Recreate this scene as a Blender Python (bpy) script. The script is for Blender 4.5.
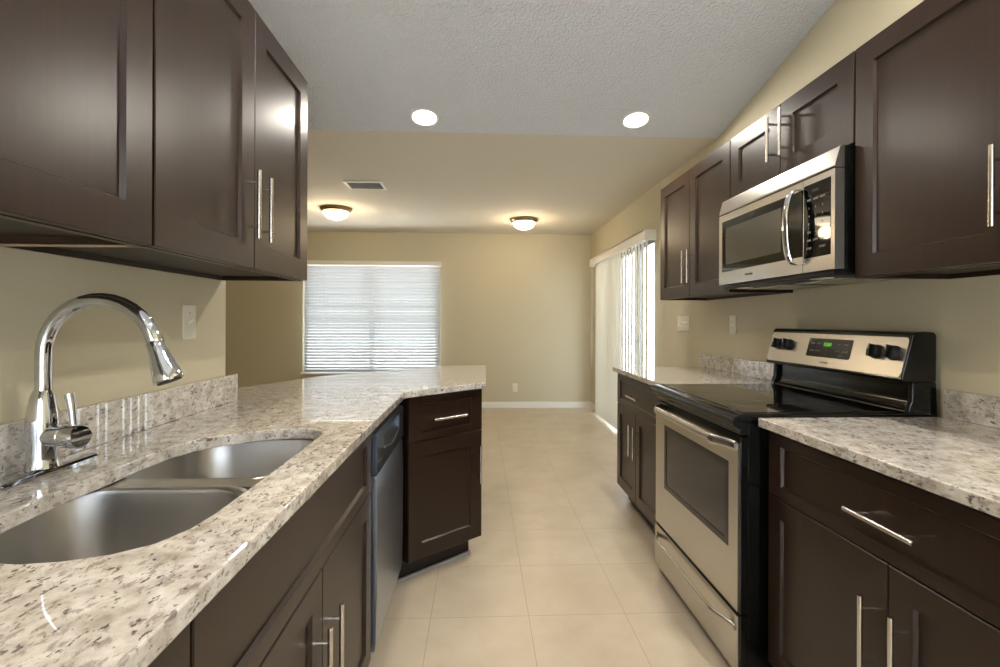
import bpy, bmesh, math, random
from mathutils import Vector, Matrix
random.seed(7)
PI = math.pi
S = bpy.context.scene
COL = S.collection
for o in list(bpy.data.objects): bpy.data.objects.remove(o)

# ------------------------------------------------------------ camera
cd = bpy.data.cameras.new('camera'); cam = bpy.data.objects.new('camera', cd); COL.objects.link(cam)
cd.sensor_width = 36; cd.lens = 475.29/1000*36; cd.shift_y = -0.01314; cd.clip_start = 0.02
cam.matrix_world = Matrix.Translation((0, 0, 1.2312)) @ Matrix.Rotation(-0.043, 4, 'Z') @ Matrix.Rotation(PI/2, 4, 'X') @ Matrix.Rotation(0.0037, 4, 'Z')
S.camera = cam
# ------------------------------------------------------------ world, light, exposure
w = bpy.data.worlds.new('sky'); S.world = w; w.use_nodes = True
bg = w.node_tree.nodes['Background']; bg.inputs[0].default_value = (0.80, 0.90, 1.0, 1); bg.inputs[1].default_value = 4.5
S.view_settings.view_transform = 'Standard'; S.view_settings.look = 'None'
S.view_settings.gamma = 1; S.view_settings.use_curve_mapping = False
S.view_settings.exposure = 0.32
S.cycles.use_denoising = True
S.cycles.max_bounces = 10; S.cycles.diffuse_bounces = 6; S.cycles.glossy_bounces = 5
S.cycles.sample_clamp_indirect = 6
def area(name, loc, rot, sx, sy, power, color=(1, 1, 1), shape='RECTANGLE', portal=False):
    l = bpy.data.lights.new(name, 'AREA'); l.shape = shape; l.size = sx
    if shape in ('RECTANGLE', 'ELLIPSE'): l.size_y = sy
    l.energy = power; l.color = color
    if portal: l.cycles.is_portal = True
    o = bpy.data.objects.new(name, l); COL.objects.link(o); o.location = loc; o.rotation_euler = rot
    return o
# daylight enters by the openings: portals steer the sky's light
area('window_portal', (-1.49, 6.78, 1.27), (-PI/2, 0, 0), 1.9, 1.56, 0, portal=True)
area('slider_portal', (1.70, 5.22, 1.0), (0, PI/2, 0), 2.05, 2.0, 0, portal=True)
area('rear_fill_portal', (0.3, -2.50, 1.275), (PI/2, 0, 0), 2.3, 2.35, 0, portal=True)  # serves the added rear window, unseen fill for the kitchen
sl = bpy.data.lights.new('sun', 'SUN'); sl.energy = 55.0; sl.angle = 0.02; sl.color = (1, 0.985, 0.97)
so = bpy.data.objects.new('sun', sl); COL.objects.link(so); so.rotation_euler = (0, math.radians(-42), 0)
# each ceiling lamp's own light
WARM = (1.0, 0.76, 0.48); SOFT = (1.0, 0.93, 0.82)
RISE = 0.203; YB = 3.10; ZF = 2.45
def zc(y): return ZF if y >= YB else ZF + RISE*(YB-y)
RECESSED = [(-0.343, 2.944), (0.969, 2.923), (-0.343, 0.95), (0.969, 0.95), (0.3, -1.0)]
tilt = math.atan(RISE)
for x, y in RECESSED:
    area('recessed_lamp_light', (x, y, zc(y)-0.02), (-tilt, 0, 0), 0.13, 0.13, (17 if x < 0.5 else 26) if y < 2 else (14 if x > 0 else 6), (1.0, 0.82, 0.62) if (x < 0.2 and y < 2) else SOFT, 'DISK')
DOMES = [(-1.57, 5.26), (0.53, 5.70)]
for x, y in DOMES:
    l = bpy.data.lights.new('dome_lamp_light', 'POINT'); l.energy = 9; l.color = WARM; l.shadow_soft_size = 0.07
    o = bpy.data.objects.new('dome_lamp_light', l); COL.objects.link(o); o.location = (x, y, ZF-0.20)

# ------------------------------------------------------------ materials
def lin(c):
    return tuple(((v/255)/12.92 if v/255 <= 0.04045 else ((v/255+0.055)/1.055)**2.4) for v in c) + (1,)
def mat(name, col, rough=0.5, metal=0.0, spec=0.5, coat=0, emit=None, es=0, trans=0, ior=1.45):
    m = bpy.data.materials.new(name); m.use_nodes = True
    b = m.node_tree.nodes['Principled BSDF']
    b.inputs['Base Color'].default_value = lin(col); b.inputs['Roughness'].default_value = rough
    b.inputs['Metallic'].default_value = metal; b.inputs['Specular IOR Level'].default_value = spec
    b.inputs['Coat Weight'].default_value = coat; b.inputs['Transmission Weight'].default_value = trans
    b.inputs['IOR'].default_value = ior
    if emit: b.inputs['Emission Color'].default_value = lin(emit); b.inputs['Emission Strength'].default_value = es
    return m
def nd(m, t, **kw):
    n = m.node_tree.nodes.new(t)
    for k, v in kw.items(): setattr(n, k, v)
    return n
def lk(m, a, b): m.node_tree.links.new(a, b)
def coords(m, scale=(1, 1, 1), rot=(0, 0, 0), world=False):
    mp = nd(m, 'ShaderNodeMapping'); mp.inputs['Scale'].default_value = scale; mp.inputs['Rotation'].default_value = rot
    if world: g = nd(m, 'ShaderNodeNewGeometry'); lk(m, g.outputs['Position'], mp.inputs[0])
    else: g = nd(m, 'ShaderNodeTexCoord'); lk(m, g.outputs['Object'], mp.inputs[0])
    return mp.outputs[0]
def noise(m, vec, scale, detail=3, rough=0.5):
    n = nd(m, 'ShaderNodeTexNoise'); n.inputs['Scale'].default_value = scale
    n.inputs['Detail'].default_value = detail; n.inputs['Roughness'].default_value = rough
    lk(m, vec, n.inputs['Vector']); return n.outputs[0]
def ramp(m, fac, stops):
    r = nd(m, 'ShaderNodeValToRGB'); e = r.color_ramp.elements
    while len(e) < len(stops): e.new(0.5)
    for i, (p, c) in enumerate(stops): e[i].position = p; e[i].color = c if len(c) == 4 else lin(c)
    lk(m, fac, r.inputs[0]); return r.outputs[0]
def mix(m, fac, a, b):
    n = nd(m, 'ShaderNodeMix', data_type='RGBA')
    for s, v in ((n.inputs[0], fac), (n.inputs[6], a), (n.inputs[7], b)):
        if hasattr(v, 'is_output'): lk(m, v, s)
        elif isinstance(v, tuple): s.default_value = lin(v)
        else: s.default_value = v
    return n.outputs[2]
def bump(m, h, strength, dist):
    b = nd(m, 'ShaderNodeBump'); b.inputs['Strength'].default_value = strength; b.inputs['Distance'].default_value = dist
    lk(m, h, b.inputs['Height']); lk(m, b.outputs[0], m.node_tree.nodes['Principled BSDF'].inputs['Normal'])
def base(m, c): lk(m, c, m.node_tree.nodes['Principled BSDF'].inputs['Base Color'])
def rgh(m, c): lk(m, c, m.node_tree.nodes['Principled BSDF'].inputs['Roughness'])
W0 = (0, 0, 0, 1); W1 = (1, 1, 1, 1)

M = {}
M['wall'] = mat('beige_wall_paint', (197, 189, 164), 0.6, spec=0.3)
v = coords(M['wall'], world=True); bump(M['wall'], noise(M['wall'], v, 120, 2), 0.15, 0.002)
M['white'] = mat('white_trim_paint', (232, 230, 224), 0.4)
M['popcorn'] = mat('textured_ceiling', (220, 224, 233), 0.8, spec=0.2)
m = M['popcorn']; v = coords(m, world=True)
n1 = ramp(m, noise(m, v, 70, 3, 0.55), [(0.40, W0), (0.62, W1)]); bump(m, n1, 0.9, 0.005)
M['flatceil'] = mat('painted_flat_ceiling', (216, 211, 200), 0.8, spec=0.2)
m = M['flatceil']; v = coords(m, world=True); bump(m, noise(m, v, 45, 2), 0.25, 0.004)

# floor tile
M['tile'] = m = mat('beige_porcelain_tile', (205, 188, 160), 0.32)
g = nd(m, 'ShaderNodeNewGeometry'); mp = nd(m, 'ShaderNodeMapping'); lk(m, g.outputs['Position'], mp.inputs[0])
T = 0.4064; mp.inputs['Location'].default_value = (-0.209/T+20, -1.974/T+20, 0); mp.inputs['Scale'].default_value = (1/T, 1/T, 1)
sp = nd(m, 'ShaderNodeSeparateXYZ'); lk(m, mp.outputs[0], sp.inputs[0])
def mth(m, op, a, b=None):
    n = nd(m, 'ShaderNodeMath', operation=op)
    for s, v in ((n.inputs[0], a), (n.inputs[1], b)):
        if v is None: continue
        if hasattr(v, 'is_output'): lk(m, v, s)
        else: s.default_value = v
    return n.outputs[0]
def gl(ax):
    f = mth(m, 'FRACT', sp.outputs[ax]); d = mth(m, 'ABSOLUTE', mth(m, 'SUBTRACT', f, 0.5))
    return mth(m, 'GREATER_THAN', d, 0.5-0.0035)
grout = mth(m, 'MAXIMUM', gl(0), gl(1))
cell = nd(m, 'ShaderNodeCombineXYZ'); lk(m, mth(m, 'FLOOR', sp.outputs[0]), cell.inputs[0]); lk(m, mth(m, 'FLOOR', sp.outputs[1]), cell.inputs[1])
wn = nd(m, 'ShaderNodeTexWhiteNoise'); lk(m, cell.outputs[0], wn.inputs['Vector'])
v = coords(m, world=True)
ncl = ramp(m, noise(m, v, 3.5, 6, 0.6), [(0.3, (182, 168, 146)), (0.68, (200, 188, 168))])
tc = mix(m, mth(m, 'MULTIPLY', wn.outputs['Value'], 0.25), ncl, (184, 169, 146))
base(m, mix(m, grout, tc, (160, 146, 122)))
bump(m, mth(m, 'SUBTRACT', 1.0, grout), 0.3, 0.001)

# granite
M['granite'] = m = mat('speckled_cream_granite', (200, 190, 170), 0.008, spec=0.8)
v = coords(m, (1, 1, 1), world=True); vs = coords(m, (1.0, 0.55, 1.0), (0, 0, 0.6), world=True)
c0 = ramp(m, noise(m, v, 22, 6, 0.65), [(0.30, (158, 150, 140)), (0.48, (194, 188, 180)), (0.66, (220, 217, 213))])
g1 = ramp(m, noise(m, vs, 85, 5, 0.62), [(0.545, W0), (0.62, W1)])
c1 = mix(m, mth(m, 'MULTIPLY', g1, 0.60), c0, (122, 110, 102))
g2 = ramp(m, noise(m, vs, 130, 3, 0.6), [(0.60, W0), (0.66, W1)])
c2 = mix(m, mth(m, 'MULTIPLY', g2, 0.85), c1, (74, 66, 66))
g3 = ramp(m, noise(m, vs, 48, 3, 0.5), [(0.655, W0), (0.70, W1)])
c3 = mix(m, mth(m, 'MULTIPLY', g3, 0.75), c2, (86, 66, 68))
base(m, c3)

M['granite'].node_tree.nodes['Principled BSDF'].inputs['Coat Weight'].default_value = 0.6
M['granite'].node_tree.nodes['Principled BSDF'].inputs['Coat Roughness'].default_value = 0.01
# espresso wood
M['wood'] = m = mat('dark_espresso_wood', (50, 36, 30), 0.31, spec=0.5)
v = coords(m, (30, 30, 0.8), world=True)
base(m, ramp(m, noise(m, v, 3, 3, 0.5), [(0.25, (34, 22, 15)), (0.75, (42, 28, 19))]))
M['woodin'] = mat('cabinet_underside', (38, 32, 28), 0.5)
M['rawedge'] = mat('raw_edge_strip', (190, 165, 130), 0.5)
M['toe'] = mat('dark_toe_kick', (34, 27, 24), 0.5)
M['steel'] = m = mat('brushed_stainless', (196, 192, 186), 0.27, 1.0)
M['sink'] = mat('satin_sink_steel', (190, 188, 186), 0.33, 1.0)
M['nickel'] = mat('brushed_nickel', (205, 200, 192), 0.25, 1.0)
M['chrome'] = mat('polished_chrome', (205, 207, 212), 0.05, 1.0)
M['black'] = mat('black_enamel', (10, 12, 12), 0.12, spec=0.5)
M['matblack'] = mat('black_plastic', (16, 16, 18), 0.45)
M['glass_black'] = mat('black_glass', (9, 9, 9), 0.03, spec=0.6)
M['cook'] = mat('ceramic_cooktop_glass', (12, 11, 10), 0.03, spec=1.0, ior=1.7)
M['oven_glass'] = mat('smoked_oven_glass', (34, 32, 28), 0.04, spec=0.8)
M['mesh_window'] = mat('microwave_screen_window', (74, 72, 64), 0.12, spec=0.8)
M['ring'] = mat('burner_ring_print', (84, 84, 86), 0.15)
M['dwsteel'] = mat('cool_stainless', (180, 188, 202), 0.28, 1.0)
M['dwdark'] = mat('dark_control_steel', (86, 92, 102), 0.3, 0.9)
M['plate'] = mat('white_plastic', (226, 222, 208), 0.35)
M['slot'] = mat('socket_slot', (60, 55, 50), 0.5)
M['glass'] = mat('window_glass', (255, 255, 255), 0.0, trans=1.0, ior=1.0)
M['alu'] = mat('aluminium_frame', (120, 122, 124), 0.4, 0.6)
M['slat'] = mat('white_blind_slat', (208, 210, 212), 0.45)
bs = M['slat'].node_tree.nodes['Principled BSDF']; bs.inputs['Subsurface Weight'].default_value = 0
M['vane'] = m = mat('translucent_vinyl_vane', (226, 224, 214), 0.5)
tr = nd(m, 'ShaderNodeBsdfTranslucent'); tr.inputs[0].default_value = lin((238, 235, 226))
ms = nd(m, 'ShaderNodeMixShader'); ms.inputs[0].default_value = 0.3
lk(m, m.node_tree.nodes['Principled BSDF'].outputs[0], ms.inputs[1]); lk(m, tr.outputs[0], ms.inputs[2])
lk(m, ms.outputs[0], m.node_tree.nodes['Material Output'].inputs[0])
M['bulb'] = mat('lit_lamp_lens', (255, 250, 240), 0.5, emit=(255, 246, 225), es=14)
M['dome'] = mat('lit_dome_glass', (255, 250, 240), 0.3, emit=(255, 240, 205), es=7)
M['brass'] = mat('brushed_bronze', (150, 132, 100), 0.35, 0.9)
M['led'] = mat('green_clock_digits', (90, 200, 60), 0.5, emit=(120, 235, 60), es=0.7)
M['legend'] = mat('printed_legend', (150, 150, 145), 0.5)
M['concrete'] = mat('patio_concrete', (222, 222, 220), 0.8)
M['grass'] = mat('pale_ground', (178, 178, 172), 0.9)
M['ventdark'] = mat('vent_duct_dark', (70, 68, 66), 0.6)
M['grayvinyl'] = mat('grey_shoe_moulding', (150, 146, 142), 0.5)

# ------------------------------------------------------------ mesh helpers
class MB:
    def __init__(s): s.bm = bmesh.new(); s.mats = []; s.bev = False
    def mi(s, m):
        if m is None: return 0
        if m not in s.mats: s.mats.append(m)
        return s.mats.index(m)
    def _fin(s, faces, m):
        i = s.mi(m)
        for f in faces: f.material_index = i
    def box(s, x0, x1, y0, y1, z0, z1, m=None, bev=0.0, seg=2):
        r = bmesh.ops.create_cube(s.bm, size=1); vs = r['verts']
        for v in vs: v.co = Vector(((x0+x1)/2+v.co.x*(x1-x0), (y0+y1)/2+v.co.y*(y1-y0), (z0+z1)/2+v.co.z*(z1-z0)))
        fs = set(f for v in vs for f in v.link_faces)
        s._fin(fs, m)
        if bev:
            s.bev = True
            es = list(set(e for v in vs for e in v.link_edges))
            rr = bmesh.ops.bevel(s.bm, geom=es, offset=bev, segments=seg, affect='EDGES', profile=0.5)
            s._fin(rr['faces'], m)
        return s
    def prism(s, pts, z0, z1, m=None, axis='z'):
        def P(a, b, c):
            return {'z': (a, b, c), 'x': (c, a, b), 'y': (a, c, b)}[axis]
        lo = [s.bm.verts.new(P(a, b, z0)) for a, b in pts]; hi = [s.bm.verts.new(P(a, b, z1)) for a, b in pts]
        fs = [s.bm.faces.new(list(reversed(lo))), s.bm.faces.new(hi)]
        n = len(pts)
        for i in range(n): fs.append(s.bm.faces.new((lo[i], lo[(i+1) % n], hi[(i+1) % n], hi[i])))
        s._fin(fs, m); return s
    def tube(s, path, r, m=None, n=12, cap=True, sx=1.0):
        pts = [Vector(p) for p in path]; N = len(pts)
        rs = r if isinstance(r, (list, tuple)) else [r]*N
        t0 = (pts[1]-pts[0]).normalized(); up = Vector((0, 0, 1)) if abs(t0.z) < 0.9 else Vector((1, 0, 0))
        nrm = t0.cross(up).normalized(); rings = []
        for i, p in enumerate(pts):
            t = ((pts[min(i+1, N-1)]-p).normalized()+(p-pts[max(i-1, 0)]).normalized()).normalized()
            nrm = (nrm-t*nrm.dot(t)).normalized(); b = t.cross(nrm)
            rings.append([s.bm.verts.new(p+(nrm*math.cos(2*PI*k/n)*sx+b*math.sin(2*PI*k/n))*rs[i]) for k in range(n)])
        fs = []
        for a, b in zip(rings, rings[1:]):
            for k in range(n): fs.append(s.bm.faces.new((a[k], a[(k+1) % n], b[(k+1) % n], b[k])))
        if cap: fs.append(s.bm.faces.new(list(reversed(rings[0])))); fs.append(s.bm.faces.new(rings[-1]))
        s._fin(fs, m); return s
    def lathe(s, prof, m=None, n=28, o=(0, 0, 0), d=(0, 0, 1)):
        q = Vector((0, 0, 1)).rotation_difference(Vector(d).normalized()); O = Vector(o); rings = []
        for r, z in prof:
            if r < 1e-6: rings.append([s.bm.verts.new(O+q@Vector((0, 0, z)))])
            else: rings.append([s.bm.verts.new(O+q@Vector((r*math.cos(2*PI*k/n), r*math.sin(2*PI*k/n), z))) for k in range(n)])
        fs = []
        for a, b in zip(rings, rings[1:]):
            for k in range(n):
                k2 = (k+1) % n
                if len(a) == 1 and len(b) == 1: continue
                if len(a) == 1: fs.append(s.bm.faces.new((a[0], b[k], b[k2])))
                elif len(b) == 1: fs.append(s.bm.faces.new((a[k], a[k2], b[0])))
                else: fs.append(s.bm.faces.new((a[k], a[k2], b[k2], b[k])))
        for R in (rings[0], rings[-1]):
            if len(R) > 1: fs.append(s.bm.faces.new(R))
        s._fin(fs, m); return s
    def build(s, name, m=None, parent=None, loc=None, smooth=True, bevel=0):
        bmesh.ops.recalc_face_normals(s.bm, faces=s.bm.faces)
        me = bpy.data.meshes.new(name); s.bm.to_mesh(me); s.bm.free()
        if smooth:
            for p in me.polygons: p.use_smooth = True
            try: me.set_sharp_from_angle(angle=math.radians(35))
            except Exception: pass
        for k in (s.mats or ([m] if m else [])): me.materials.append(M[k] if k else M[m])
        o = bpy.data.objects.new(name, me); COL.objects.link(o)
        if parent: o.parent = parent
        if loc: o.location = loc
        if bevel:
            s.bev = True
            b = o.modifiers.new('bevel', 'BEVEL'); b.width = bevel; b.segments = 2; b.limit_method = 'ANGLE'; b.angle_limit = math.radians(40)
        if s.bev and smooth:
            wn_ = o.modifiers.new('weighted', 'WEIGHTED_NORMAL'); wn_.keep_sharp = True; wn_.weight = 100
        return o
def thing(name, label, cat, loc, rotz=0, group=None):
    o = bpy.data.objects.new(name, None); COL.objects.link(o); o.empty_display_size = 0.1
    o.location = loc; o.rotation_euler = (0, 0, rotz); o['label'] = label; o['category'] = cat
    if group: o['group'] = group
    return o
def tag(o, label, cat, group=None):
    o['label'] = label; o['category'] = cat
    if group: o['group'] = group
    return o
def struct(o): o['kind'] = 'structure'; return o
def kids(o): return [c for c in bpy.data.objects if c.parent == o]
def dup(root, loc, rotz, label, group=None):
    def cp(o, par):
        c = o.copy(); COL.objects.link(c); c.parent = par
        for k in kids(o): cp(k, c)
        return c
    r = cp(root, None); r.location = loc; r.rotation_euler = (0, 0, rotz); r['label'] = label
    if group: r['group'] = group
    return r
def rrect(x0, x1, y0, y1, r, n=6):
    rr = r if isinstance(r, (list, tuple)) else [r]*4
    out = []
    for (cx, cy, a), q in zip(((x1, y1, 0), (x0, y1, PI/2), (x0, y0, PI), (x1, y0, 1.5*PI)), rr):
        px = cx-q if cx == x1 else cx+q; py = cy-q if cy == y1 else cy+q
        for k in range(n+1):
            t = a+PI/2*k/n; out.append((px+q*math.cos(t), py+q*math.sin(t)))
    return out
def text(body, size, m, parent, loc, rot, name='lettering', align='CENTER'):
    c = bpy.data.curves.new(name, 'FONT'); c.body = body; c.size = size; c.align_x = align; c.align_y = 'CENTER'; c.extrude = 0.0002
    t = bpy.data.objects.new(name, c); COL.objects.link(t)
    me = bpy.data.meshes.new_from_object(t.evaluated_get(bpy.context.evaluated_depsgraph_get()))
    bpy.data.objects.remove(t); o = bpy.data.objects.new(name, me); COL.objects.link(o)
    me.materials.clear(); me.materials.append(M[m]); o.parent = parent; o.location = loc; o.rotation_euler = rot
    return o

# ------------------------------------------------------------ room shell
XR = 1.58; XL = -0.98; YF = 6.68; XLL = -4.2; YBK = -2.4
b = MB(); b.box(XLL-0.12, XR+0.12, YBK-0.12, YF+0.12, -0.1, 0); struct(b.build('floor', 'tile', smooth=False))
# ceiling: flat over the far room, sloped textured part rising towards the kitchen
YR = -0.6; ZR = zc(YR)
b = MB()
b.box(XLL-0.12, XR+0.12, YB, YF+0.12, ZF, ZF+0.12, 'flatceil')
b.prism([(YB, ZF), (YB, ZF+0.12), (YR, ZR+0.12), (YR, ZR)], XLL-0.12, XR+0.12, 'popcorn', axis='x')
b.box(XLL-0.12, XR+0.12, YBK-0.12, YR, ZR, ZR+0.12, 'popcorn')
struct(b.build('ceiling', 'flatceil', smooth=False))
ZT = 3.4
WX0, WX1, WZ0, WZ1 = -2.44, -0.575, 0.50, 2.00
b = MB()
b.box(XLL, WX0, YF, YF+0.12, 0, 2.45); b.box(WX1, XR, YF, YF+0.12, 0, 2.45)
b.box(WX0, WX1, YF, YF+0.12, 0, WZ0); b.box(WX0, WX1, YF, YF+0.12, WZ1, 2.45)
struct(b.build('wall_far', 'wall', smooth=False))
DY0, DY1, DZ1 = 4.24, 6.20, 2.00
b = MB()
def slopewall(mb, x0, x1, ya, yb):
    pts = [(ya, 0), (yb, 0), (yb, zc(max(yb, YR)))]
    if ya < YB < yb: pts.append((YB, ZF))
    if ya < YR < yb: pts.append((YR, ZR))
    pts.append((ya, zc(max(ya, YR))))
    mb.prism(pts, x0, x1, axis='x')
slopewall(b, XR, XR+0.12, YBK, DY0); b.box(XR, XR+0.12, DY1, YF+0.12, 0, 2.45); b.box(XR, XR+0.12, DY0, DY1, DZ1, 2.45)
struct(b.build('wall_right', 'wall', smooth=False))
b = MB(); slopewall(b, XL-0.12, XL, YBK, 1.88); struct(b.build('wall_left', 'wall', smooth=False))
b = MB(); slopewall(b, XLL-0.12, XLL, YBK, YF+0.12); struct(b.build('wall_living_room', 'wall', smooth=False))
BX0, BX1, BZ0, BZ1 = -0.85, 1.45, 0.10, 2.45  # opening for the added fill window behind the camera
b = MB()
b.box(XLL, BX0, YBK-0.12, YBK, 0, ZR); b.box(BX1, XR, YBK-0.12, YBK, 0, ZR)
b.box(BX0, BX1, YBK-0.12, YBK, 0, BZ0); b.box(BX0, BX1, YBK-0.12, YBK, BZ1, ZR)
struct(b.build('wall_rear', 'wall', smooth=False))
# baseboards
b = MB(); b.box(XLL, XR-0.014, YF-0.014, YF, 0, 0.085, bev=0.004); struct(b.build('baseboard_far', 'white'))
b = MB(); b.box(XR-0.014, XR, DY1+0.02, YF, 0, 0.085, bev=0.004); b.box(XR-0.014, XR, 3.27, DY0-0.02, 0, 0.085, bev=0.004)
struct(b.build('baseboard_right', 'white'))
# far window
def window(name, axis, a0, a1, z0, z1, p, dep, mull, mt='alu', rails=()):
    b = MB(); t = 0.045
    def bx(u0, u1, w0, w1, d=dep):
        if axis == 'y': b.box(u0, u1, p, p+d, w0, w1, bev=0.003)
        else: b.box(p, p+d, u0, u1, w0, w1, bev=0.003)
    bx(a0, a0+t, z0, z1); bx(a1-t, a1, z0, z1); bx(a0+t, a1-t, z0, z0+t); bx(a0+t, a1-t, z1-t, z1)
    for q in mull: bx(q-0.03, q+0.03, z0+t, z1-t)
    for q in rails: bx(a0+t, a1-t, q-0.02, q+0.02, dep*0.8)
    fr = struct(b.build(name, mt))
    g = MB()
    if axis == 'y': g.box(a0+t, a1-t, p+dep*0.45, p+dep*0.45+0.004, z0+t, z1-t)
    else: g.box(p+dep*0.45, p+dep*0.45+0.004, a0+t, a1-t, z0+t, z1-t)
    g.build('pane', 'glass', fr, smooth=False)
    return fr
window('window_1', 'y', WX0, WX1, WZ0, WZ1, YF+0.03, 0.06, [(WX0+WX1)/2], 'white')
window('door_1', 'x', DY0, DY1, 0.0, DZ1, XR+0.03, 0.06, [4.80, 5.5], 'alu')
window('rear_fill_window', 'y', BX0, BX1, BZ0, BZ1, YBK-0.09, 0.06, [0.28], 'white')  # unseen window, added to fill the near kitchen with sky light
b = MB(); b.box(WX0-0.02, WX1+0.02, YF-0.035, YF+0.03, WZ0-0.025, WZ0, bev=0.004); struct(b.build('trim_1', 'white'))
# outside
b = MB(); b.box(XR+0.12, XR+3.4, 1.0, 9.0, -0.12, -0.04, 'concrete'); b.build('patio', 'concrete', smooth=False)['kind'] = 'structure'
b = MB(); b.box(-4, 5, -9.0, YBK-0.12, -0.12, -0.04, 'concrete'); b.build('patio', 'concrete', smooth=False)['kind'] = 'structure'  # unseen pale slab, added to bounce light through the rear window onto the ceiling
b = MB(); b.box(-22, 24, -22, 26, -0.3, -0.14); b.build('lawn', 'grass', smooth=False)['kind'] = 'structure'
sc_ = thing('screen_enclosure', 'pale metal screen frame of the patio seen through the sliding door', 'screen enclosure', (XR+3.3, 5, -0.04))
for yy in (-3.6, -2.4, -1.2, 0, 1.2, 2.4, 3.6):
    b = MB(); b.box(-0.03, 0.03, yy-0.03, yy+0.03, 0, 2.7); b.build('post', 'alu', sc_, smooth=False)
for zz in (0.9, 2.7):
    b = MB(); b.box(-0.025, 0.025, -3.63, 3.63, zz-0.025, zz+0.025); b.build('rail', 'alu', sc_, smooth=False)

# ------------------------------------------------------------ blinds
t = thing('window_blind', 'closed white horizontal slat blind covering the far window', 'blind', (-1.472, YF-0.05, 2.04))
hw = 0.928
b = MB(); b.box(-hw-0.01, hw+0.01, -0.045, 0.045, -0.06, 0.0, bev=0.004); b.build('valance', 'white', t)
b = MB(); nsl = 35; pitch = 0.0418
for i in range(nsl):
    z = -0.085-i*pitch; a = math.radians(52.5 + random.uniform(-3, 3)); dy = 0.025*math.cos(a); dz = 0.025*math.sin(a)
    n0 = len(b.bm.verts)
    pr = []
    for k in range(5):
        u = k/2-1; cv = 0.004*(1-u*u)
        pr.append((u*dy+cv*math.sin(a), z-u*dz*-1*-1+cv*math.cos(a)))
    for k in range(4, -1, -1):
        u = k/2-1; cv = 0.004*(1-u*u)-0.0025
        pr.append((u*dy+cv*math.sin(a), z-u*dz+cv*math.cos(a)))
    b.prism(pr, -hw+0.004, hw-0.004, axis='x')
b.build('slats', 'slat', t)
b = MB(); zb = -0.085-nsl*pitch+0.005; b.box(-hw+0.004, hw-0.004, -0.022, 0.022, zb-0.02, zb, bev=0.003); b.build('bottom_rail', 'slat', t)
for x in (-hw+0.14, 0.0, hw-0.14):
    b = MB()
    for yy in (-0.027, 0.027): b.tube([(x, yy, -0.06), (x, yy, zb)], 0.0012, n=6)
    b.build('ladder_cord', 'slat', t)
b = MB(); b.tube([(-hw+0.30, -0.034, -0.06), (-hw+0.30, -0.034, -0.85)], 0.002, n=6); b.lathe([(0.002, 0), (0.006, -0.01), (0.005, -0.03), (0, -0.032)], n=10, o=(-hw+0.30, -0.034, -0.85))
b.build('pull_cord', 'white', t)

t = thing('vertical_blind', 'off-white vertical vane blind drawn half open over the sliding glass door', 'blind', (XR, 4.19, 0))
b = MB(); b.box(-0.11, -0.10, 0, 2.13, 1.955, 2.05, bev=0.002); b.box(-0.11, 0, 0, 2.13, 2.04, 2.05); b.box(-0.10, 0, 0, 0.01, 1.955, 2.04); b.box(-0.10, 0, 2.12, 2.13, 1.955, 2.04)
b.build('valance', 'white', t)
b = MB(); b.box(-0.075, -0.035, 0.03, 2.10, 1.985, 2.02, bev=0.003); b.build('head_rail', 'alu', t)
def vane(yc, ang):
    b = MB(); hwv = 0.044; ca, sa = math.cos(ang), math.sin(ang); pr = []
    for k in range(7):
        u = k/3-1; cv = 0.006*(1-u*u); pr.append((-0.055+u*hwv*ca-cv*sa, yc+u*hwv*sa+cv*ca))
    for k in range(6, -1, -1):
        u = k/3-1; cv = 0.006*(1-u*u)-0.0012; pr.append((-0.055+u*hwv*ca-cv*sa, yc+u*hwv*sa+cv*ca))
    b.prism(pr, 0.03, 1.965); b.tube([(-0.055, yc, 1.96), (-0.055, yc, 1.99)], 0.004, n=8)
    b.build('vane', 'vane', t)
def aim(yc, off): return math.atan2(4.19+yc, XR-0.055)+math.radians(off)
for i in range(12): y_ = 1.03+i*0.081; vane(y_, aim(y_, 31))      # nearly closed at the far end
for i in range(9): y_ = 0.10+i*0.103; vane(y_, aim(y_, 13+3*math.sin(i*2.3)))     # turned open
b = MB()
b.tube([(-0.09, 2.06, 1.99), (-0.09, 2.06, 0.6)], 0.0018, n=6); b.build('pull_chain', 'white', t)

# ------------------------------------------------------------ cabinets
def handle(parent, x, z, length=0.195, vertical=True, y=-0.02):
    b = MB(); L = length/2; c = 0.064; yo = y-0.031
    if vertical:
        b.tube([(x, yo, z-L), (x, yo, z+L)], 0.006, n=14)
        for s in (-1, 1): b.tube([(x, y, z+s*c), (x, yo, z+s*c)], 0.0045, n=10)
    else:
        b.tube([(x-L, yo, z), (x+L, yo, z)], 0.006, n=14)
        for s in (-1, 1): b.tube([(x+s*c, y, z), (x+s*c, yo, z)], 0.0045, n=10)
    return b.build('handle', 'nickel', parent)
def shaker(name, parent, x0, x1, z0, z1, st=0.072, rail=None, dep=0.009):
    """front with raised frame around a recessed flat panel, face at y=-0.02"""
    bm = bmesh.new(); rl = rail if rail else st
    def ring(x0, x1, z0, z1, y): return [bm.verts.new(p) for p in ((x0, y, z0), (x1, y, z0), (x1, y, z1), (x0, y, z1))]
    e = 0.002
    R = [ring(x0, x1, z0, z1, 0), ring(x0, x1, z0, z1, -0.02+e), ring(x0+e, x1-e, z0+e, z1-e, -0.02),
         ring(x0+st, x1-st, z0+rl, z1-rl, -0.02), ring(x0+st+0.005, x1-st-0.005, z0+rl+0.005, z1-rl-0.005, -0.02+dep)]
    for a, b in zip(R, R[1:]):
        for k in range(4): bm.faces.new((a[k], a[(k+1) % 4], b[(k+1) % 4], b[k]))
    bm.faces.new(R[-1]); bm.faces.new(R[0])
    mb = MB(); mb.bm.free(); mb.bm = bm
    return mb.build(name, 'wood', parent, smooth=False)
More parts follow.
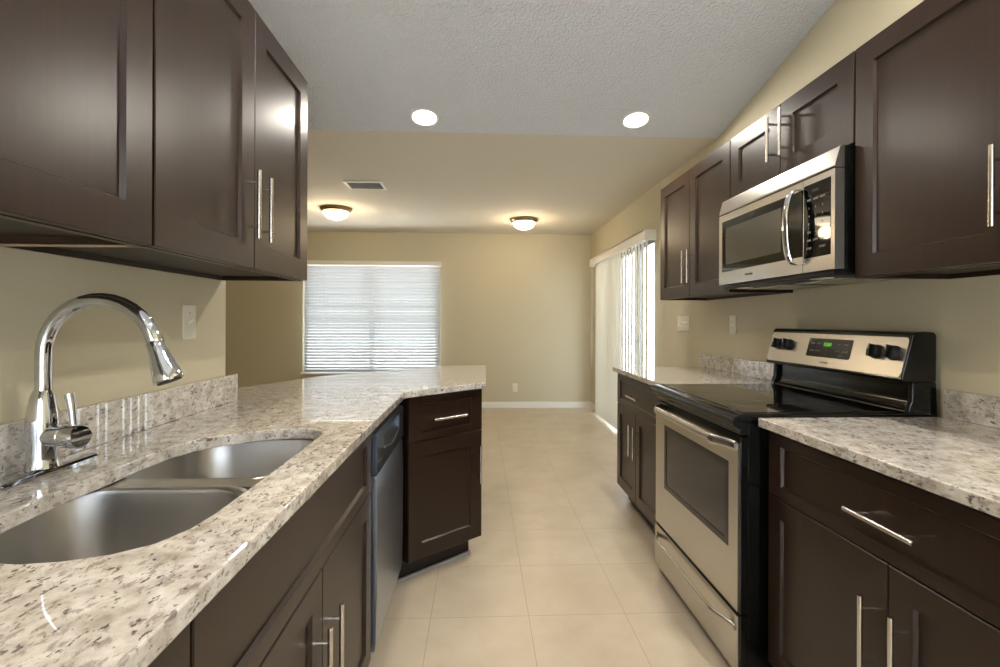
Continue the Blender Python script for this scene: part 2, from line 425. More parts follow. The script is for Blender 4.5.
def upper(label, loc, rotz, wdt, z0, z1, dep, split=None, hz=1.557, hoff=0.035, group='dark wall cabinets'):
    t = thing('wall_cabinet', label, 'cabinet', loc, rotz, group)
    z0 -= loc[2]; z1 -= loc[2]; hz -= loc[2]
    b = MB(); k = 0.018
    b.box(0, k, 0, dep, z0, z1, 'wood'); b.box(wdt-k, wdt, 0, dep, z0, z1, 'wood')
    b.box(k, wdt-k, 0, dep, z1-k, z1, 'wood'); b.box(k, wdt-k, dep-0.008, dep, z0, z1-k, 'wood')
    b.box(k, wdt-k, 0, k, z0, z0+0.04, 'wood'); b.box(k, wdt-k, 0, k, z1-0.05, z1-k, 'wood')
    b.box(k, wdt-k, k, dep-0.008, z0+0.016, z0+0.028, 'woodin')
    b.build('cabinet_body', 'wood', t, smooth=False)
    if loc[0] < 0:
        for xe in (0.001, wdt-0.005):
            b = MB(); b.box(xe, xe+0.004, 0.03, dep-0.02, z0-0.0006, z0); b.build('edge_strip', 'rawedge', t, smooth=False)
    sp = split if split else wdt/2
    g = 0.0016
    d1 = shaker('door', t, g, sp-g, z0+0.002, z1-0.002); handle(d1, sp-hoff, hz)
    d2 = shaker('door', t, sp+g, wdt-g, z0+0.002, z1-0.002); handle(d2, sp+hoff, hz)
    return t
XU = 1.25+0.02; RU = -PI/2
upper('tall dark wall cabinet at the far end of the right row, beside the sliding door', (XU, 3.245, 1.375), RU, 0.916, 1.375, 2.142, XR-XU-0.003, hz=1.557)
upper('short dark wall cabinet mounted directly above the microwave', (XU, 2.326, 1.83), RU, 0.786, 1.83, 2.142, XR-XU-0.003, split=0.396, hz=2.005, hoff=0.042)
upper('tall dark wall cabinet on the right wall nearest the camera, beside the microwave', (XU, 1.536, 1.375), RU, 0.976, 1.375, 2.142, XR-XU-0.003, hz=1.557)
XUL = -0.66-0.02; LU = PI/2
upper('dark wall cabinet above the sink, cut off by the left edge of the photo', (XUL, 0.078, 1.378), LU, 0.912, 1.378, 2.142, XUL-XL-0.003, hz=1.559)
upper('dark wall cabinet left of the window with two bar handles, past the sink', (XUL, 0.994, 1.378), LU, 0.858, 1.378, 2.142, XUL-XL-0.003, hz=1.559, hoff=0.039)

def base_cab(label, loc, rotz, wdt, dep, doors, false_front=False, splits=None, drawer_z=(0.668, 0.868), hh=None, x0=0.0, toe_in=0.06, fillers=(0, 0), group='dark base cabinets', kickend=0, st=0.063):
    t = thing('base_cabinet', label, 'cabinet', loc, rotz, group)
    b = MB(); k = 0.018; H0 = 0.105; H1 = 0.880
    b.box(0, k, 0, dep, H0, H1, 'wood'); b.box(wdt-k, wdt, 0, dep, H0, H1, 'wood')
    b.box(k, wdt-k, 0, dep, H0, H0+k, 'wood'); b.box(k, wdt-k, dep-0.008, dep, H0+k, H1, 'woodin')
    b.box(k, wdt-k, 0, k, H1-0.035, H1, 'wood'); b.box(k, wdt-k, 0, k, drawer_z[0]-0.03, drawer_z[0]+0.015, 'wood')
    f0, f1 = fillers
    b.box(k, max(f0, 0.04), 0, k, H0+k, H1-0.035, 'wood'); b.box(wdt-max(f1, 0.04), wdt-k, 0, k, H0+k, H1-0.035, 'wood')
    b.build('cabinet_body', 'wood', t, smooth=False)
    b = MB(); b.box(0.0, wdt-kickend, toe_in, toe_in+0.016, 0, H0); 
    if kickend: b.box(wdt-kickend-0.016, wdt-kickend, toe_in+0.016, dep, 0, H0)
    b.build('toe_kick', 'toe', t, smooth=False)
    g = 0.0018; a0, a1 = f0+g, wdt-f1-g
    d = shaker('false_front' if false_front else 'drawer', t, a0, a1, drawer_z[0], drawer_z[1], st, 0.036)
    if not false_front: handle(d, (a0+a1)/2, (drawer_z[0]+drawer_z[1])/2-0.01, vertical=False)
    zt = drawer_z[0]-0.004
    if doors == 2:
        sp = splits if splits else (a0+a1)/2
        d1 = shaker('door', t, a0, sp-g, H0+0.003, zt, st); handle(d1, sp-0.043, hh or 0.47)
        d2 = shaker('door', t, sp+g, a1, H0+0.003, zt, st); handle(d2, sp+0.043, hh or 0.47)
    else:
        d1 = shaker('door', t, a0, a1, H0+0.003, zt); handle(d1, a1-0.032, hh or 0.49)
    return t
XB = 0.955+0.02; RD = XR-XB-0.004
base_cab('dark base cabinet with one drawer beyond the stove, beside the sliding door', (XB, 3.255, 0), RU, 0.920, RD, 2, fillers=(0, 0.135), splits=0.39, hh=0.49)
base_cab('dark base cabinet with one wide drawer in the right foreground, next to the stove', (XB, 1.536, 0), RU, 0.93, RD, 2, fillers=(0.004, 0), splits=0.465, hh=0.470)
base_cab('dark base cabinet at the near right corner, mostly outside the photo', (XB, 0.603, 0), RU, 0.76, RD, 2)
XS = -0.355-0.02; LD = XS-XL-0.004
base_cab('dark sink base cabinet with false drawer front and two doors, beside the dishwasher', (XS, 0.607, 0), LU, 0.992, LD, 2, false_front=True, splits=0.492, hh=0.460, fillers=(0, 0.012))
base_cab('dark base cabinet under the near end of the sink counter, in the bottom left foreground', (XS, -0.155, 0), LU, 0.76, LD, 2)
ANG = math.atan2(0.631, 0.776)
fx, fy = -0.325-0.631*0.02, 2.205+0.776*0.02
pc = base_cab('dark single-door cabinet set at an angle on the end of the peninsula', (fx, fy, 0), ANG, 0.44, 0.32, 1, drawer_z=(0.664, 0.872), hh=0.492, toe_in=0.055, kickend=0.03, st=0.071)
b = MB(); b.box(-0.03, 0.41, 0.036, 0.052, 0, 0.016, bev=0.003); b.build('shoe_moulding', 'grayvinyl', pc)
# peninsula back body beneath the overhanging top
t = thing('peninsula_base', 'dark panelled back of the peninsula under the angled worktop', 'cabinet', (-0.38, 2.55, 0))
b = MB(); b.prism([(x+0.38, y-2.55) for x, y in ((-1.05, 2.19), (-0.60, 2.19), (-0.57, 2.49), (-0.21, 2.78), (-0.30, 3.02), (-0.80, 2.62), (-1.0, 2.34))], 0.0, 0.880)
b.build('back_panel', 'wood', t, smooth=False)

# ------------------------------------------------------------ countertops
def slab(name, outer, hole, z0, z1, bev=0.003):
    bm = bmesh.new()
    def loop(pts):
        vs = [bm.verts.new((x, y, z0)) for x, y in pts]
        return [bm.edges.new((vs[i], vs[(i+1) % len(vs)])) for i in range(len(vs))]
    es = loop(outer)+(loop(hole) if hole else [])
    bmesh.ops.triangle_fill(bm, edges=es, use_beauty=True, use_dissolve=False, normal=(0, 0, 1))
    r = bmesh.ops.extrude_face_region(bm, geom=list(bm.faces))
    for v in r['geom']:
        if isinstance(v, bmesh.types.BMVert): v.co.z = z1
    bmesh.ops.recalc_face_normals(bm, faces=bm.faces)
    se = [e for e in bm.edges if len(e.link_faces) == 2 and e.calc_face_angle() > 1.0 and abs(e.verts[0].co.z-e.verts[1].co.z) < 1e-5]
    bmesh.ops.bevel(bm, geom=se, offset=bev, segments=2, affect='EDGES', profile=0.5)
    mb = MB(); mb.bm.free(); mb.bm = bm
    return mb.build(name, 'granite', smooth=False)
CZ0, CZ1 = 0.882, 0.912
cut = [(-0.435, 0.80), (-0.434, 1.00), (-0.436, 1.20), (-0.437, 1.32), (-0.442, 1.359), (-0.456, 1.388), (-0.485, 1.412), (-0.527, 1.420), (-0.60, 1.402),
       (-0.66, 1.372), (-0.712, 1.330), (-0.750, 1.280), (-0.770, 1.22), (-0.776, 1.15), (-0.777, 1.0), (-0.778, 0.88), (-0.772, 0.80), (-0.755, 0.735), (-0.715, 0.682), (-0.66, 0.655), (-0.60, 0.646), (-0.55, 0.651), (-0.50, 0.668), (-0.462, 0.697), (-0.442, 0.742)]
outer = [(-0.33, -0.16), (-0.33, 2.12), (-0.322, 2.140), (0.022, 2.440), (0.034, 2.460), (0.047, 3.355), (0.03, 3.385), (-0.25, 3.375), (-0.30, 3.34), (-0.60, 3.03), (-0.885, 2.745), (-0.94, 2.64), (-1.17, 2.19), (-1.20, 2.10), (-1.20, 1.90), (-0.978, 1.90), (-0.978, -0.16)]
o = slab('sink_counter', outer, cut, CZ0, CZ1)
tag(o, 'speckled granite worktop with the double sink that bends into the peninsula', 'countertop')
o = slab('counter', [(0.924, 2.33), (0.924, 3.262), (1.578, 3.262), (1.578, 2.33)], None, CZ0, CZ1)
tag(o, 'short speckled granite worktop beyond the stove', 'countertop')
o = slab('counter', [(0.924, -0.16), (0.924, 1.536), (1.578, 1.536), (1.578, -0.16)], None, CZ0, CZ1)
tag(o, 'speckled granite worktop in the right foreground beside the stove', 'countertop')
b = MB(); b.box(-0.979, -0.958, -0.16, 1.93, CZ1+0.0005, 1.016, bev=0.002); tag(b.build('backsplash', 'granite'), 'low granite backsplash strip behind the faucet on the left wall', 'backsplash')
b = MB(); b.box(1.557, 1.579, 2.33, 3.30, CZ1+0.0005, 1.005, bev=0.002); tag(b.build('backsplash', 'granite'), 'low granite backsplash strip beyond the stove under the light switches', 'backsplash')
b = MB(); b.box(1.557, 1.579, -0.16, 1.530, CZ1+0.0005, 1.005, bev=0.002); tag(b.build('backsplash', 'granite'), 'low granite backsplash strip at the right edge of the photo, near the stove', 'backsplash')

# ------------------------------------------------------------ sink
t = thing('kitchen_sink', 'double-bowl stainless steel sink set under the granite worktop', 'sink', (-0.62, 1.03, CZ0-0.0025))
def bowl(x0, x1, y0, y1, rad, depth):
    b = MB(); bm = b.bm
    lv = [(-0.012, 0.0, 0.0), (0.0, 0.0, 0.0), (0.004, -0.003, 0.0), (0.006, -0.01, 0), (0.016, -depth+0.045, 0), (0.026, -depth+0.018, 0), (0.05, -depth+0.004, 0), (0.08, -depth, 0)]
    rings = []
    for ins, z, _ in lv:
        rr = [max(q-ins*0.6, 0.012) for q in rad]
        rings.append([bm.verts.new((x, y, z)) for x, y in rrect(x0+ins, x1-ins, y0+ins, y1-ins, rr, 8)])
    for a, c in zip(rings, rings[1:]):
        n = len(a)
        for k in range(n): bm.faces.new((a[k], a[(k+1) % n], c[(k+1) % n], c[k]))
    bm.faces.new(rings[-1])
    o = b.build('bowl', 'sink', t); sm = o.modifiers.new('solid', 'SOLIDIFY'); sm.thickness = 0.0015; sm.offset = -1
    cx, cy = (x0+x1)/2, (y0+y1)/2
    d = MB(); d.lathe([(0.055, 0.002), (0.050, 0.004), (0.042, 0.002), (0.036, -0.006), (0.0, -0.006)], n=28, o=(cx, cy, -depth+0.001)); dr = d.build('drain', 'chrome', o)
    return o
# rim flange under the stone
bowl(-0.235, 0.165, -0.405, -0.012, [0.10, 0.11, 0.11, 0.10], 0.21)
bowl(-0.205, 0.165, 0.048, 0.40, [0.07, 0.11, 0.07, 0.07], 0.18)
b = MB(); b.box(-0.245, 0.175, -0.006, 0.042, -0.012, 0.0004, bev=0.002); b.build('divider', 'sink', t)

# ------------------------------------------------------------ faucet
t = thing('faucet', 'tall chrome gooseneck pull-down faucet on the left of the sink', 'faucet', (-0.907, 1.030, CZ1+0.0005))
b = MB(); pl = rrect(-0.03, 0.03, -0.13, 0.13, 0.029, 10)
rings = []
for ins, z in ((0, 0), (0, 0.004), (0.004, 0.008), (0.012, 0.0105)):
    rings.append([b.bm.verts.new((x, y, z)) for x, y in rrect(-0.03+ins, 0.03-ins, -0.13+ins, 0.13-ins, 0.029-ins, 10)])
for a, c in zip(rings, rings[1:]):
    for k in range(len(a)): b.bm.faces.new((a[k], a[(k+1) % len(a)], c[(k+1) % len(a)], c[k]))
b.bm.faces.new(rings[-1]); b.bm.faces.new(rings[0])
b.build('deck_plate', 'chrome', t)
b = MB(); b.lathe([(0.030, 0.0108), (0.028, 0.016), (0.0255, 0.03), (0.0275, 0.07), (0.0285, 0.10), (0.0270, 0.12), (0.0205, 0.158), (0.0165, 0.170), (0.0, 0.170)], n=36); b.build('body', 'chrome', t)
b = MB(); path = [(0, 0, 0.165), (0, 0, 0.21), (0, 0, 0.246)]
R_ = 0.113
for k in range(1, 17): a = PI-k*(PI-math.radians(14))/16; path.append((R_+R_*math.cos(a), 0, 0.246+R_*math.sin(a)))
ex = Vector(path[-1])-Vector(path[-2]); ex.normalize(); path.append(tuple(Vector(path[-1])+ex*0.004))
b.tube(path, 0.0145, n=20); b.build('spout', 'chrome', t)
e = Vector(path[-1]); dd = (ex+Vector((0.04, 0, 0))).normalized()
b = MB(); b.lathe([(0.0145, -0.002), (0.0165, 0.002), (0.0168, 0.012), (0.0195, 0.030), (0.0265, 0.066), (0.0285, 0.080), (0.0285, 0.084), (0.025, 0.087), (0.0, 0.086)], n=30, o=e, d=dd); sh = b.build('spray_head', 'chrome', t)
b = MB(); b.lathe([(0.023, 0.0865), (0.022, 0.0890), (0, 0.0890)], n=24, o=e, d=dd); b.build('nozzle', 'matblack', sh)
hd = Vector((0.78, -0.18, 0.02)).normalized()
b = MB(); b.lathe([(0.0, 0.0), (0.022, 0.0), (0.022, 0.050), (0.021, 0.051), (0.021, 0.053), (0.024, 0.055), (0.024, 0.084), (0.021, 0.089), (0, 0.090)], n=28, o=(0.006, 0, 0.075), d=hd)
hb = b.build('handle', 'chrome', t)
p = Vector((0.006, 0, 0.075))+hd*0.070
b = MB(); b.tube([p+Vector((0, 0, 0.018)), p+Vector((-0.003, 0, 0.05)), p+Vector((-0.009, 0, 0.088))], [0.0065, 0.0068, 0.0095], n=14); b.build('lever', 'chrome', hb)

# ------------------------------------------------------------ dishwasher
t = thing('dishwasher', 'stainless dishwasher with dark control strip between sink cabinet and peninsula', 'dishwasher', (-0.345, 1.605, 0), LU)
W = 0.560
b = MB(); b.box(0.006, W-0.006, 0.022, 0.60, 0.10, 0.868, bev=0.002); b.build('tub', 'matblack', t)
b = MB(); b.box(0.006, W-0.006, 0.07, 0.085, 0.0, 0.10); b.build('toe_kick', 'toe', t, smooth=False)
b = MB()
pr = [(0.022, 0.115), (0.004, 0.115), (0.0, 0.14), (-0.004, 0.30), (-0.004, 0.55), (0.0, 0.690), (0.006, 0.702), (0.022, 0.702)]
b.prism(pr, 0.008, W-0.008, axis='x'); b.build('door_panel', 'dwsteel', t)
b = MB()
# control strip with a scooped pocket handle
pr = [(0.022, 0.705), (0.0, 0.705), (-0.004, 0.712), (-0.004, 0.838), (0.002, 0.848), (0.022, 0.848)]
b.prism(pr, 0.008, 0.12, axis='x'); b.prism(pr, W-0.12, W-0.008, axis='x')
b.prism([(0.022, 0.705), (0.0, 0.705), (-0.004, 0.712), (-0.004, 0.770), (0.018, 0.795), (0.018, 0.826), (-0.004, 0.832), (-0.004, 0.838), (0.002, 0.848), (0.022, 0.848)], 0.12, W-0.12, axis='x')
cs = b.build('control_strip', 'dwdark', t)
b = MB(); arc = [(0.13+0.30*k/12, -0.004, 0.772-0.02*math.sin(PI*k/12)) for k in range(13)]; b.tube(arc, 0.003, n=8); b.build('pocket_lip', 'steel', cs)
b = MB(); b.box(0.04, 0.075, -0.0052, -0.004, 0.745, 0.750); b.build('badge', 'nickel', cs, smooth=False)

# ------------------------------------------------------------ stove
t = thing('stove', 'freestanding stainless and black electric stove with glass cooktop', 'stove', (0.872, 2.318, 0), RU)
W = 0.765
b = MB(); b.box(0.002, W-0.002, 0.030, 0.690, 0.035, 0.893, bev=0.002); b.box(0.03, W-0.03, 0.07, 0.66, 0.0, 0.035); b.build('oven_body', 'black', t)
# door: black frame, stainless skin with window opening
b = MB()
X0, X1, Z0, Z1 = 0.004, W-0.004, 0.247, 0.842
b.box(X0, X1, 0.006, 0.029, Z0, Z1, bev=0.002); door = b.build('oven_door', 'black', t)
b = MB(); wx0, wx1, wz0, wz1 = 0.115, W-0.075, 0.445, 0.742
for q in ((X0+0.003, wx0, Z0+0.004, 0.815), (wx1, X1-0.010, Z0+0.004, 0.815), (wx0, wx1, Z0+0.004, wz0), (wx0, wx1, wz1, 0.815)): b.box(q[0], q[1], 0.0, 0.006, q[2], q[3])
b.build('stainless_skin', 'steel', door, smooth=False)
b = MB()
for q in ((wx0, wx0+0.022, wz0, wz1), (wx1-0.022, wx1, wz0, wz1), (wx0+0.022, wx1-0.022, wz0, wz0+0.022), (wx0+0.022, wx1-0.022, wz1-0.022, wz1)): b.box(q[0], q[1], -0.0008, 0.006, q[2], q[3])
b.build('window_border', 'glass_black', door, smooth=False)
b = MB(); b.box(wx0+0.022, wx1-0.022, 0.001, 0.006, wz0+0.022, wz1-0.022); b.build('oven_window', 'oven_glass', door, smooth=False)
def bowed(z, name, parent, h=0.017, out=0.048):
    b = MB(); bm = b.bm; rings = []; n = 30
    for k in range(n+1):
        u = k/n; x = 0.022+(W-0.044)*u
        s = min(1, min(u, 1-u)/0.14); s = s*s*(3-2*s); y = -0.004-out*(0.30+0.70*s)*(1 if 0 < u < 1 else 1)+0.0
        y = -0.002-out*s
        dz = -0.004*(1-s)
        ring = []
        for j in range(12):
            a = 2*PI*j/12; ring.append(bm.verts.new((x, y+0.007*math.cos(a), z+dz+h*math.sin(a))))
        rings.append(ring)
    for a, c in zip(rings, rings[1:]):
        for k in range(12): bm.faces.new((a[k], a[(k+1) % 12], c[(k+1) % 12], c[k]))
    bm.faces.new(rings[0]); bm.faces.new(rings[-1])
    return b.build(name, 'steel', parent)
bowed(0.812, 'handle', door, 0.017, 0.042)
b = MB(); b.box(0.004, W-0.004, 0.006, 0.029, 0.038, 0.240, bev=0.002); dw = b.build('storage_drawer', 'black', t)
b = MB(); b.box(0.007, W-0.012, -0.002, 0.006, 0.042, 0.236, bev=0.002); b.build('stainless_skin', 'steel', dw)
bowed(0.196, 'handle', dw, 0.010, 0.036)
# cooktop
b = MB(); bm = b.bm
prf = [(-0.012, 0.872), (-0.022, 0.880), (-0.026, 0.894), (-0.022, 0.910), (-0.010, 0.918), (0.01, 0.920), (0.60, 0.920), (0.60, 0.894), (0.03, 0.894), (0.03, 0.850), (0.0, 0.850), (0.0, 0.866)]
b.prism(prf, -0.001, W+0.001, axis='x'); b.build('cooktop_frame', 'black', t, bevel=0.003)
b = MB(); b.box(0.022, W-0.022, 0.022, 0.585, 0.9202, 0.9225, bev=0.001); gt = b.build('glass_cooktop', 'cook', t)
def rr(cx, cy, r, wd=0.0022):
    b = MB(); n = 56; A = []; B = []
    for k in range(n):
        a = 2*PI*k/n; A.append(b.bm.verts.new((cx+r*math.cos(a), cy+r*math.sin(a), 0.92275))); B.append(b.bm.verts.new((cx+(r-wd)*math.cos(a), cy+(r-wd)*math.sin(a), 0.92275)))
    for k in range(n): b.bm.faces.new((A[k], A[(k+1) % n], B[(k+1) % n], B[k]))
    b.build('burner_ring', 'ring', gt, smooth=False)
for cx, cy, r in ((0.20, 0.16, 0.115), (0.56, 0.16, 0.085), (0.20, 0.44, 0.080), (0.56, 0.44, 0.105), (0.38, 0.47, 0.05), (0.56, 0.44, 0.062)): rr(cx, cy, r)
# backguard
b = MB()
y_ = 0.0
hood = [(0.612, 1.026), (0.566, 1.026), (0.558, 1.034), (0.598, 1.186), (0.607, 1.196), (0.640, 1.198), (0.676, 1.196), (0.684, 1.186), (0.684, 1.026)]
lowm = [(0.590, 0.893), (0.590, 0.924), (0.598, 0.932), (0.610, 0.946), (0.617, 0.965), (0.617, 1.026), (0.684, 1.026), (0.690, 0.893)]
lowe = [(0.586, 0.893), (0.586, 0.940), (0.596, 0.960), (0.598, 1.026), (0.684, 1.026), (0.690, 0.893)]
b.prism(hood, 0.0, W, axis='x'); b.prism(lowm, 0.018, W-0.018, axis='x'); b.prism(lowe, 0.0, 0.018, axis='x'); b.prism(lowe, W-0.018, W, axis='x')
bgo = b.build('backguard', 'black', t, bevel=0.004)
slope = math.atan2(0.040, 0.152)
# control fascia lies on the tilted face
q0 = Vector((0, 0.558, 1.034)); up = Vector((0, 0.040, 0.152)).normalized(); nn = Vector((0, -up.z, up.y))
def onface(x, s, off): return Vector((x, 0, 0))+q0+up*s+nn*off
def facebox(x0, x1, s0, s1, o0, o1, name, m, parent, r=0.0):
    b = MB(); P = rrect(x0, x1, s0, s1, max(r, 0.0005), 5)
    lo = [b.bm.verts.new(onface(x, s, o0)) for x, s in P]; hi = [b.bm.verts.new(onface(x, s, o1)) for x, s in P]
    n = len(P); b.bm.faces.new(lo); b.bm.faces.new(hi)
    for i in range(n): b.bm.faces.new((lo[i], lo[(i+1) % n], hi[(i+1) % n], hi[i]))
    return b.build(name, m, parent, smooth=False)
fas = facebox(0.008, W-0.004, 0.008, 0.148, -0.002, 0.003, 'control_fascia', 'steel', bgo, 0.014)
disp = facebox(0.280, 0.525, 0.048, 0.128, 0.002, 0.0042, 'display_panel', 'glass_black', bgo, 0.006)
RX = PI/2-slope
def ft(body, x, s, size, m, name, off=0.0045):
    return text(body, size, m, disp if m != 'slot' else fas, onface(x, s, off), (RX, 0, 0), name)
ft('12:01', 0.395, 0.103, 0.022, 'led', 'clock_digits')
for x, s, tx in ((0.310, 0.106, 'BAKE'), (0.345, 0.106, 'BROIL'), (0.310, 0.074, 'CLEAN'), (0.345, 0.074, 'WARM'), (0.395, 0.076, '^'), (0.395, 0.060, 'v'), (0.458, 0.106, 'OFF'), (0.496, 0.106, 'START'), (0.458, 0.078, 'TIMER'), (0.496, 0.078, 'CLOCK'), (0.477, 0.060, 'LOCK')):
    ft(tx, x, s, 0.009, 'legend', 'key_legend')
ft('FRIGIDAIRE', 0.395, 0.026, 0.009, 'slot', 'brand_lettering', 0.0033)
for kx in (0.080, 0.152, 0.643, 0.716):
    b = MB(); b.lathe([(0.027, 0.003), (0.027, 0.006), (0.0245, 0.008), (0.0235, 0.024), (0.021, 0.027), (0, 0.027)], n=28, o=onface(kx, 0.090, 0), d=nn)
    kn = b.build('knob', 'matblack', bgo)
    b = MB(); P0 = onface(kx, 0.090, 0.027)
    b.box(-0.005, 0.005, -0.012, 0.0, -0.023, 0.023, 'matblack', bev=0.002)
    b.box(-0.0006, 0.0006, -0.0126, -0.0119, 0.002, 0.019, 'plate')
    gr = b.build('grip', 'matblack', kn); gr.location = P0; gr.rotation_euler = (-slope, 0, 0)

# ------------------------------------------------------------ microwave
t = thing('microwave', 'stainless over-the-range microwave hung above the stove', 'microwave', (1.189, 2.314, 1.385), RU)
W = 0.770; D = XR-1.189-0.004
b = MB(); b.box(0.004, W-0.004, 0.034, D, 0.022, 0.441, bev=0.002); b.build('case', 'black', t)
b = MB(); b.prism([(0.034, 0.366), (0.006, 0.366), (0.0, 0.370), (0.0, 0.378), (0.016, 0.436), (0.026, 0.4415), (0.034, 0.4415)], 0.0, W, axis='x'); b.build('top_vent_band', 'steel', t, bevel=0.001)
sx = 0.612
b = MB(); gx0, gx1, gz0, gz1 = 0.030, sx-0.001, 0.085, 0.330
for q in ((0.0, gx0, 0.024, 0.362), (gx0, gx1, 0.024, gz0), (gx0, gx1, gz1, 0.362)): b.box(q[0], q[1], 0.0, 0.033, q[2], q[3])
md = b.build('door', 'steel', t, smooth=False)
b = MB(); b.box(gx0, gx1, -0.0012, 0.030, gz0, gz1, bev=0.001); b.build('door_glass', 'glass_black', md)
b = MB(); b.box(gx0+0.035, gx1-0.125, -0.0018, -0.001, gz0+0.035, gz1-0.035); b.build('viewing_window', 'mesh_window', md, smooth=False)
b = MB(); n = 22; rings = []
for k in range(n+1):
    u = k/n; a = PI*u; z = 0.196-0.140*math.cos(a); y = -0.002-0.050*math.sin(a)**0.6
    rings.append([b.bm.verts.new((sx-0.024+0.014*math.cos(2*PI*j/12), y+0.0085*math.sin(2*PI*j/12), z)) for j in range(12)])
for a, c in zip(rings, rings[1:]):
    for k in range(12): b.bm.faces.new((a[k], a[(k+1) % 12], c[(k+1) % 12], c[k]))
b.bm.faces.new(rings[0]); b.bm.faces.new(rings[-1]); b.build('handle', 'chrome', md)
b = MB()
for q in ((sx+0.002, W, 0.024, 0.075), (sx+0.002, W, 0.340, 0.362), (W-0.018, W, 0.075, 0.340), (sx+0.002, sx+0.006, 0.075, 0.340)): b.box(q[0], q[1], 0.0, 0.033, q[2], q[3])
cp = b.build('control_panel', 'steel', t, smooth=False)
b = MB(); b.box(sx+0.006, W-0.018, -0.001, 0.030, 0.075, 0.340, bev=0.001); kp = b.build('keypad', 'glass_black', cp)
text('12:01', 0.016, 'ring', kp, (sx+0.066, -0.0014, 0.312), (PI/2, 0, 0), 'clock_digits')
for r in range(7):
    for c in range(3):
        tx = [['POP', 'BAKE', 'HEAT'], ['1', '2', '3'], ['4', '5', '6'], ['7', '8', '9'], ['CLR', '0', 'PWR'], ['FAN', 'LAMP', 'TIME'], ['STOP', '', 'START']][r][c]
        if tx: text(tx, 0.0105, 'legend', kp, (sx+0.034+c*0.034, -0.0014, 0.283-r*0.029), (PI/2, 0, 0), 'key_legend')
text('FRIGIDAIRE', 0.012, 'slot', md, (0.26, -0.0006, 0.055), (PI/2, 0, 0), 'brand_lettering')
b = MB(); b.box(0.02, W-0.02, 0.012, D-0.02, 0.004, 0.022, bev=0.004); bt = b.build('bottom_tray', 'matblack', t)
for x in (0.09, 0.42):
    b = MB(); b.box(x, x+0.26, 0.10, 0.30, -0.001, 0.004, bev=0.001); b.build('grease_filter', 'steel', bt)
for x in (0.10, 0.60):
    b = MB(); b.box(x, x+0.07, 0.035, 0.075, 0.001, 0.004, bev=0.001); b.build('lamp_cover', 'plate', bt)

# ------------------------------------------------------------ switches and sockets
def plate(name, label, cat, loc, rotz, gangs=1, kind='toggle'):
    t = thing(name, label, cat, loc, rotz); w = 0.035+0.023*(gangs-1)
    b = MB(); b.box(-w, w, -0.006, 0, -0.0575, 0.0575, bev=0.0025); b.build('cover_plate', 'plate', t)
    for g in range(gangs):
        x = (g-(gangs-1)/2)*0.046
        if kind == 'toggle':
            b = MB(); b.box(x-0.005, x+0.005, -0.009, -0.006, -0.012, 0.012, bev=0.001); b.prism([(-0.009, -0.004), (-0.020, 0.006), (-0.019, 0.011), (-0.009, 0.006)], x-0.0035, x+0.0035, axis='x'); b.build('toggle', 'plate', t)
        elif kind == 'rocker':
            b = MB(); b.prism([(-0.006, -0.033), (-0.0075, -0.033), (-0.0105, 0.030), (-0.009, 0.033), (-0.006, 0.033)], x-0.0165, x+0.0165, axis='x'); b.build('rocker', 'plate', t)
        else:
            for s in (-1, 1):
                b = MB(); b.lathe([(0.0165, 0.0), (0.0165, 0.0022), (0.0155, 0.003), (0, 0.003)], n=24, o=(x, -0.006, s*0.0195), d=(0, -1, 0)); rc = b.build('receptacle', 'plate', t)
                b = MB()
                for q in (-0.006, 0.006): b.box(x+q-0.0012, x+q+0.0012, -0.0094, -0.0089, s*0.0195-0.002, s*0.0195+0.006)
                b.build('slot', 'slot', rc, smooth=False)
        for s in (-1, 1):
            b = MB(); b.lathe([(0.003, 0), (0.003, 0.001), (0, 0.0013)], n=12, o=(x, -0.006, s*(0.030 if kind == 'toggle' else 0.048)), d=(0, -1, 0)); b.build('screw', 'nickel', t)
    return t
plate('light_switch', 'white toggle switch plate on the left wall beyond the faucet', 'light switch', (XL+0.0005, 1.643, 1.222), LU)
plate('light_switch', 'wide four-gang cream switch plate on the right wall by the sliding door', 'light switch', (XR-0.0005, 3.615, 1.210), RU, 4, 'toggle')
plate('power_outlet', 'narrow white outlet plate on the right wall above the granite strip', 'power outlet', (XR-0.0005, 2.895, 1.208), RU, 1, 'duplex')
plate('power_outlet', 'small white outlet low on the far wall', 'power outlet', (0.502, YF-0.0005, 0.285), 0, 1, 'duplex')

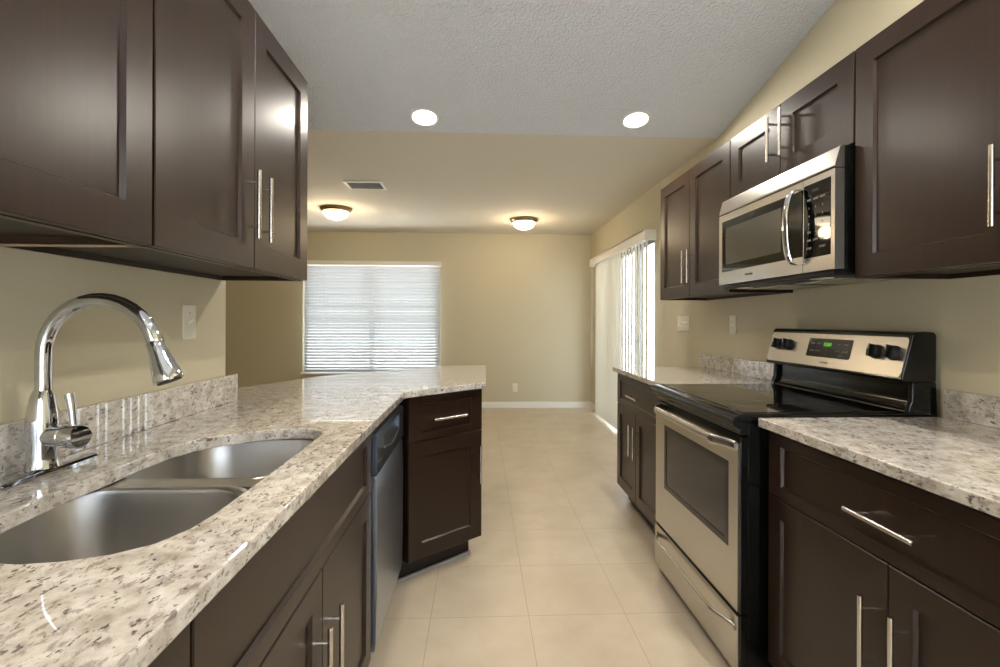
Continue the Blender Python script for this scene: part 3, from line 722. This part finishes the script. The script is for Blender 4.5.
# ------------------------------------------------------------ ceiling fixtures
labels = ['round recessed ceiling light left of centre, shining', 'round recessed ceiling light right of centre, shining',
          'recessed ceiling light over the sink run, above the photo', 'recessed ceiling light over the stove run, above the photo', 'recessed ceiling light behind the camera']
for (x, y), lb in zip(RECESSED, labels):
    yy = max(y, YR); t = thing('recessed_light', lb, 'ceiling light', (x, y, zc(yy)-0.001), 0, 'recessed ceiling lights')
    t.rotation_euler = (-tilt if y > YR else 0, 0, 0)
    b = MB(); b.lathe([(0.088, 0), (0.088, -0.004), (0.078, -0.008), (0.072, -0.004), (0.072, 0)], n=36); b.build('trim_ring', 'white', t)
    b = MB(); b.lathe([(0.0, -0.0035), (0.071, -0.0035), (0.071, -0.001), (0, -0.001)], n=36); b.build('lens', 'bulb', t)
for (x, y), lb in zip(DOMES, ['lit dome ceiling light near the vent at the left of the far room', 'lit dome ceiling light at the right, near the far wall']):
    t = thing('dome_light', lb, 'ceiling light', (x, y, ZF-0.001), 0, 'flush dome lights')
    b = MB(); b.lathe([(0.0, 0), (0.165, 0), (0.168, -0.012), (0.150, -0.040), (0.138, -0.044), (0.0, -0.040)], n=40); b.build('base_ring', 'brass', t)
    b = MB(); b.lathe([(0.136, -0.042), (0.128, -0.070), (0.105, -0.096), (0.070, -0.114), (0.030, -0.123), (0, -0.124)], n=40); b.build('glass_dome', 'dome', t)
    b = MB(); b.lathe([(0.008, -0.122), (0.012, -0.130), (0.006, -0.140), (0, -0.145)], n=16); b.build('finial', 'brass', t)
t = thing('ceiling_vent', 'white rectangular air vent in the flat ceiling', 'vent', (-1.03, 4.33, ZF-0.001))
b = MB(); b.box(-0.17, -0.145, -0.12, 0.12, -0.012, 0, bev=0.002); b.box(0.145, 0.17, -0.12, 0.12, -0.012, 0, bev=0.002)
b.box(-0.145, 0.145, -0.12, -0.095, -0.012, 0, bev=0.002); b.box(-0.145, 0.145, 0.095, 0.12, -0.012, 0, bev=0.002); b.build('frame', 'white', t)
b = MB(); b.box(-0.145, 0.145, -0.095, 0.095, -0.002, -0.0005); b.build('duct', 'ventdark', t, smooth=False)
b = MB()
for k in range(7):
    y = -0.08+k*0.027; b.prism([(y, -0.012), (y+0.002, -0.012), (y+0.014, -0.003), (y+0.012, -0.003)], -0.145, 0.145, axis='x')
b.build('louvres', 'white', t, smooth=False)
